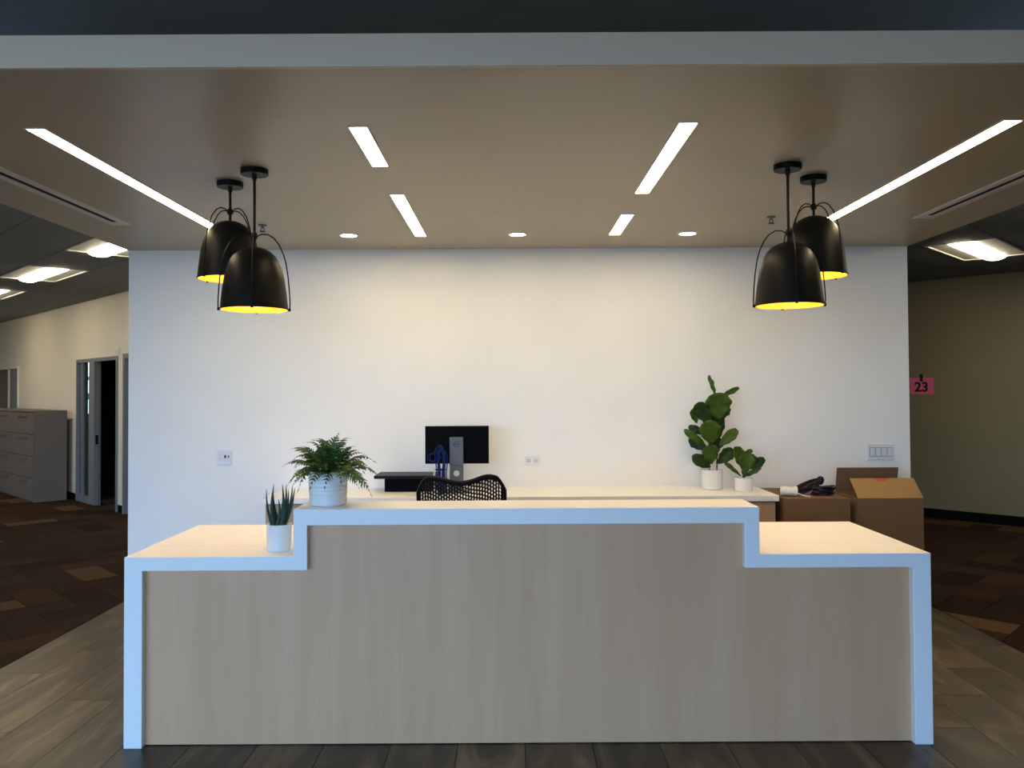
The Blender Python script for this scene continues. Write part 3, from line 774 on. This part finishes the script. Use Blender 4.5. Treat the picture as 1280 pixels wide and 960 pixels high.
# --- fiddle leaf figs
def fig_leaf(base, tip, w, m, parent, tilt=.25, fold=.25, bend=.0):
    b, tp = Vector(base), Vector(tip); ax = tp - b; L = ax.length; t = ax.normalized()
    side = t.cross(Vector((tilt, -1, 0.0))).normalized(); nr = side.cross(t).normalized()
    NL, NW = 10, 3; vs = []; fs = []
    for i in range(NL + 1):
        s = i / NL
        prof = (.10 + .90 * math.sin(min(1, s ** 1.15 * 1.0) * PI) ** .55) * (.60 + .52 * s) if s < 1 else .30
        if 0 < i < NL: prof *= 1 + .07 * math.sin(i * 2.1)
        if i == 0: prof = .06
        c = b + ax * s + nr * (bend * L * math.sin(s * PI) )
        for k in range(-NW, NW + 1):
            q = k / NW
            vs.append(c + side * (w / 2 * prof * q) + nr * (abs(q) ** 1.4 * w * .5 * fold * prof + .010 * math.sin(i * 1.7 + k) * abs(q)))
    M_ = 2 * NW + 1
    for i in range(NL):
        for k in range(M_ - 1): fs.append((i * M_ + k, i * M_ + k + 1, (i + 1) * M_ + k + 1, (i + 1) * M_ + k))
    mb = MB().add(vs, fs); o = mb.build('leaf', m, parent, smooth=True)
    so = o.modifiers.new('thickness', 'SOLIDIFY'); so.thickness = .0016; so.offset = 0
    return o
f1 = thing('fiddle_leaf_fig', 'taller fiddle leaf fig in a white pot on the back counter', 'plant', (1.553, 6.20, BZ))
pot(f1, .0815, .150)
k_ = .0062 / 5.65                                # metres per crop pixel at the plant's depth
def F1(px, py, dy): return ((px - 338) * k_, dy, .150 + (725 - py) * k_)
for bx, by, tx, ty, wd, dyb, dyt, m in [
    (371, 215, 325, 62, 34, .0, .01, FIG), (395, 215, 541, 150, 40, .0, .02, FIG), (385, 375, 375, 185, 178, -.02, -.07, FIG),
    (330, 395, 230, 258, 118, -.01, -.03, FIG2), (395, 370, 478, 296, 56, .0, .03, FIG2), (335, 545, 300, 375, 148, -.03, -.09, FIG),
    (372, 540, 415, 365, 52, .0, -.03, FIG2), (295, 560, 134, 443, 56, -.03, -.06, FIG), (385, 565, 516, 445, 78, -.01, -.02, FIG),
    (300, 590, 195, 505, 84, .01, .05, FIG2), (330, 685, 312, 545, 124, -.03, -.08, FIG), (375, 682, 480, 580, 92, -.02, -.04, FIG2),
    (325, 708, 190, 628, 86, -.02, -.05, FIG2), (320, 480, 190, 425, 56, .02, .06, FIG2), (350, 460, 330, 330, 120, .03, .08, FIG2), (372, 420, 430, 300, 90, .03, .07, FIG2),
    (350, 620, 400, 500, 110, .03, .06, FIG2), (240, 400, 205, 300, 60, .01, .0, FIG)]:
    fig_leaf(F1(bx, by, dyb), F1(tx, ty, dyt), wd * k_ * 1.1, m, f1, tilt=random.uniform(-.4, .4), fold=random.uniform(.1, .3), bend=random.uniform(-.06, .06))
MB().tube([F1(375, 735, 0), F1(378, 600, .005), F1(368, 420, .0), F1(372, 210, 0)], [.005, .0045, .004, .003], 8).build('stem', STEM, f1, smooth=True)
MB().tube([F1(325, 735, .01), F1(326, 640, .0), F1(318, 540, -.01), F1(325, 400, 0)], [.005, .0045, .004, .003], 8).build('stem', STEM, f1, smooth=True)

f2 = thing('small_fiddle_leaf_fig', 'smaller fiddle leaf fig in a low white pot beside the taller one', 'plant', (1.757, 6.06, BZ))
pot(f2, .068, .102)
k2 = .00606 / 5.65
def F2(px, py, dy): return ((px - 547) * k2, dy, .102 + (790 - py) * k2)
for bx, by, tx, ty, wd, dyb, dyt, m in [
    (545, 735, 490, 572, 100, -.02, -.05, FIG), (545, 640, 612, 598, 44, .0, .0, FIG), (550, 745, 560, 612, 120, -.03, -.08, FIG), (565, 730, 686, 656, 76, -.02, -.04, FIG2),
    (545, 785, 657, 716, 42, -.02, -.05, FIG), (530, 780, 402, 674, 34, -.01, -.03, FIG), (545, 790, 548, 700, 56, -.03, -.05, FIG), (560, 720, 640, 640, 90, .02, .04, FIG2), (540, 700, 500, 575, 60, .02, .03, FIG2)]:
    fig_leaf(F2(bx, by, dyb), F2(tx, ty, dyt), wd * k2, m, f2, tilt=random.uniform(-.3, .3), fold=random.uniform(.1, .3), bend=random.uniform(-.05, .05))
MB().tube([F2(545, 800, 0), F2(543, 700, 0), F2(540, 620, 0)], [.004, .0035, .002], 8).build('stem', STEM, f2, smooth=True)

# ================================================================ CARDBOARD BOXES
def carton(x0, x1, y0, y1, h, label, openflaps):
    t = thing('cardboard_box', label, 'box', ((x0 + x1) / 2, y0, 0), 0, 'cardboard boxes at the end of the back counter')
    hw = (x1 - x0) / 2; d = y1 - y0; th = .005
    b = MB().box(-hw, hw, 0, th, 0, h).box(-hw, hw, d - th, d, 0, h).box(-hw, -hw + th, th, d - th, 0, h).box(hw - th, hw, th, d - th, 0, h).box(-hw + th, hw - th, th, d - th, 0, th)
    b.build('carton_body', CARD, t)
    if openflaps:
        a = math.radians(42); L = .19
        f = MB().box(-hw, hw, 0, L, 0, th).build('flap', CARD_LIT, t, loc=(0, .001, h)); f.rotation_euler = (a, 0, 0); f['label'] = 'tan front flap tilted up'
        tp = MB().box(-.045, .03, L - .028, L - .001, th, th + .001).build('red_tape', TAPER, f)
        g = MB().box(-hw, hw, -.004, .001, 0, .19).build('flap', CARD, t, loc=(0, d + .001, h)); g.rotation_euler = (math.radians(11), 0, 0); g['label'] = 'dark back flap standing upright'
        for s in (-1, 1):
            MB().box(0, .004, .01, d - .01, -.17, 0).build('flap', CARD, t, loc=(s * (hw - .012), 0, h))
    else:
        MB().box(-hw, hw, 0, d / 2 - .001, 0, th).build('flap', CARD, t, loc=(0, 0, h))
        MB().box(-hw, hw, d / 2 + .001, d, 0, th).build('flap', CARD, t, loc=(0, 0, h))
    return t
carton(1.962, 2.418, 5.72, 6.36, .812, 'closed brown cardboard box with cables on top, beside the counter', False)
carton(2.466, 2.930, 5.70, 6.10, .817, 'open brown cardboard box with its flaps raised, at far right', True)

wr = thing('white_roll', 'small white plastic roll lying on the closed cardboard box', 'roll', (2.03, 5.86, .817), math.radians(-22))
m1 = MB().lathe([(.001, -.058), (.030, -.058), (.036, -.05), (.037, -.01), (.034, .02), (.037, .05), (.033, .06), (.014, .062), (.013, .045), (.001, .045)], seg=20).build('roll', WRAP, wr, smooth=True)
rr_ = random.Random(4)
for v in m1.data.vertices:
    k_r = 1 + .10 * math.sin(v.co.z * 90 + 3 * math.atan2(v.co.y, v.co.x)) * (1 if abs(v.co.z) < .055 else .3)
    v.co.x *= k_r * .93; v.co.y *= k_r * .93
m1.location = (0, 0, .0375); m1.rotation_euler = (0, PI / 2, 0)
MB().tube([(.05, -.02, .03), (.10, -.03, .014), (.15, -.03, .006)], [.006, .005, .003], 6).build('strap', LGREY, wr, smooth=True)

dc = thing('dark_cable_bundle', 'tangled bundle of dark cables on the closed cardboard box', 'cables', (2.235, 5.90, .817))
rnd = random.Random(8)
for k in range(14):
    rx = rnd.uniform(.055, .085); ry = rnd.uniform(.028, .05); ox = .06 + rnd.uniform(-.02, .02); z0 = .0085 + k * .0042
    pts = [(ox + rx * math.cos(a), ry * math.sin(a) + .01 * math.sin(2 * a + k), z0 + .004 * math.sin(3 * a + k)) for a in [2 * PI * i / 22 for i in range(22)]]
    MB().tube(pts, .0058, 6, closed=True).build('cable_loop', PURP, dc, smooth=True)
for k in range(16):
    L = .115 + rnd.uniform(-.012, .012); hh = .008 + .026 * rnd.random(); oy = .03 * rnd.random() + .02
    ang = .38 + rnd.uniform(-.05, .08)
    pts = []
    for i in range(20):
        a = 2 * PI * i / 20; px_, pz_ = L * math.cos(a), hh * math.sin(a)
        pts.append((-.045 + px_ * math.cos(ang) - pz_ * math.sin(ang), oy + .006 * math.sin(2 * a + k), .062 + px_ * math.sin(ang) + pz_ * math.cos(ang)))
    MB().tube(pts, .0052, 6, closed=True).build('cable_loop', PURP, dc, smooth=True)
pts = [(.055 + .026 * math.cos(a), .035 + .012 * math.cos(a), .105 + .026 * math.sin(a)) for a in [2 * PI * i / 16 for i in range(16)]]
MB().tube(pts, .007, 6, closed=True).build('cable_tie', PURP, dc, smooth=True)

# ================================================================ WALL PLATES, SIGN, SENSOR
pl = thing('wall_plate', 'square white wall plate with data jacks at left on the white wall', 'wall plate', (-2.284, WALLY, 1.078))
MB().box(-.0575, .0575, -.009, 0, -.0575, .0575).build('plate', PLATE, pl, bevel=.003)
MB().box(-.042, .042, -.0105, -.009, -.020, .026).build('insert', LGREY, pl)
MB().box(.0, .014, -.0125, -.0105, -.004, .020).build('jack', BLACKM, pl)
MB().box(-.024, -.004, -.0125, -.0105, -.004, .018).build('jack', PLATE, pl)
MB().box(.030, .038, -.012, -.0105, -.002, .016).build('jack', BLACKM, pl)
ou = thing('wall_outlet', 'white duplex outlet plate at the middle of the white wall', 'outlet', (.172, WALLY, 1.040))
MB().box(-.059, .059, -.006, 0, -.036, .036).build('plate', TRIMW, ou, bevel=.003)
for s in (-1, 1):
    rc = MB().box(s * .028 - .018, s * .028 + .018, -.009, -.006, -.015, .015).build('receptacle', LGREY, ou, bevel=.002)
    for q in (-1, 1): MB().box(s * .028 - .006, s * .028 + .006, -.0095, -.009, q * .006 - .0014, q * .006 + .0014).build('slot', BLACKM, rc)
sw = thing('light_switch_plate', 'wide white plate with four rocker switches near the boxes', 'switch', (2.950, WALLY, 1.094))
MB().box(-.107, .107, -.012, 0, -.063, .063).build('plate', PLATE, sw, bevel=.003)
for k in range(4):
    x = -.069 + k * .046
    MB().box(x - .019, x + .019, -.0126, -.012, -.037, .037).build('rocker_frame', GREYP, sw)
    rk = MB().box(x - .0165, x + .0165, -.017, -.0126, -.034, .034).build('rocker', PLATE, sw, bevel=.0015)
    MB().box(x - .004, x + .004, -.0175, -.017, -.028, -.024).build('indicator', LGREY, rk)

def right_local(s, z, off=0.0):
    a = math.radians(-45)
    return (4.0 + s * math.cos(a) + off * math.sin(a), 11.15 + s * math.sin(a) - off * math.cos(a), z)
sgn = thing('paper_sign', 'pink paper sign reading 23 taped to the olive wall', 'sign', right_local(1.615, 1.632), math.radians(-45))
MB().box(-.14, .14, -.0025, -.0005, -.104, .104).build('paper', PINK, sgn)
mt = Matrix.Translation((0, -.0028, -.018)) @ Matrix.Rotation(PI / 2, 4, 'X')
text_mesh('lettering', '23', .165, INK, sgn, mt, offset=.0045)
MB().box(-.018, .018, -.0045, -.0025, .055, .150).build('tape', INK, sgn)

sx = thing('wall_sensor', 'small white sensor box on the cream wall above the door', 'sensor', (-3.0 - 3.20 * q2, 8.5 + 3.20 * q2, 2.175), math.radians(135))
MB().box(-.035, .035, 0, .035, -.055, .055).build('housing', TRIMW, sx, bevel=.005)
MB().box(-.018, .018, .035, .042, -.04, -.005).build('lens', LGREY, sx)

# ================================================================ FILE CABINETS
fcl = ['grey lateral file cabinet nearest the door, its side in view', 'grey lateral file cabinet second from the door', 'grey lateral file cabinet cut by the left picture edge']
FCW = 1.067
for k in range(3):
    s0 = .0 + k * (FCW + .004)
    x = -6.985 - (s0 + FCW / 2) * q2; y = 11.705 + (s0 + FCW / 2) * q2
    t = thing('file_cabinet', fcl[k], 'file cabinet', (x, y, 0), math.radians(135), 'grey lateral file cabinets along the cream wall')
    h = FCW / 2
    MB().box(-h, h, -.455, -.02, 0, 1.325).build('body', CABM, t)
    MB().box(-h - .001, h + .001, -.456, .002, 1.325, 1.345).build('top', CABM, t, bevel=.002)
    for j in range(4):
        z0 = .03 + j * .323
        d = MB().box(-h + .008, h - .008, -.02, 0, z0, z0 + .313).build('drawer', CABM, t, bevel=.003)
        MB().box(-h + .30, h - .30, 0, .014, z0 + .262, z0 + .272).box(-h + .30, h - .30, .010, .014, z0 + .272, z0 + .292).build('handle', CABM, d)
        MB().box(-.04, .04, 0, .003, z0 + .20, z0 + .235).build('label_holder', CABM, d)
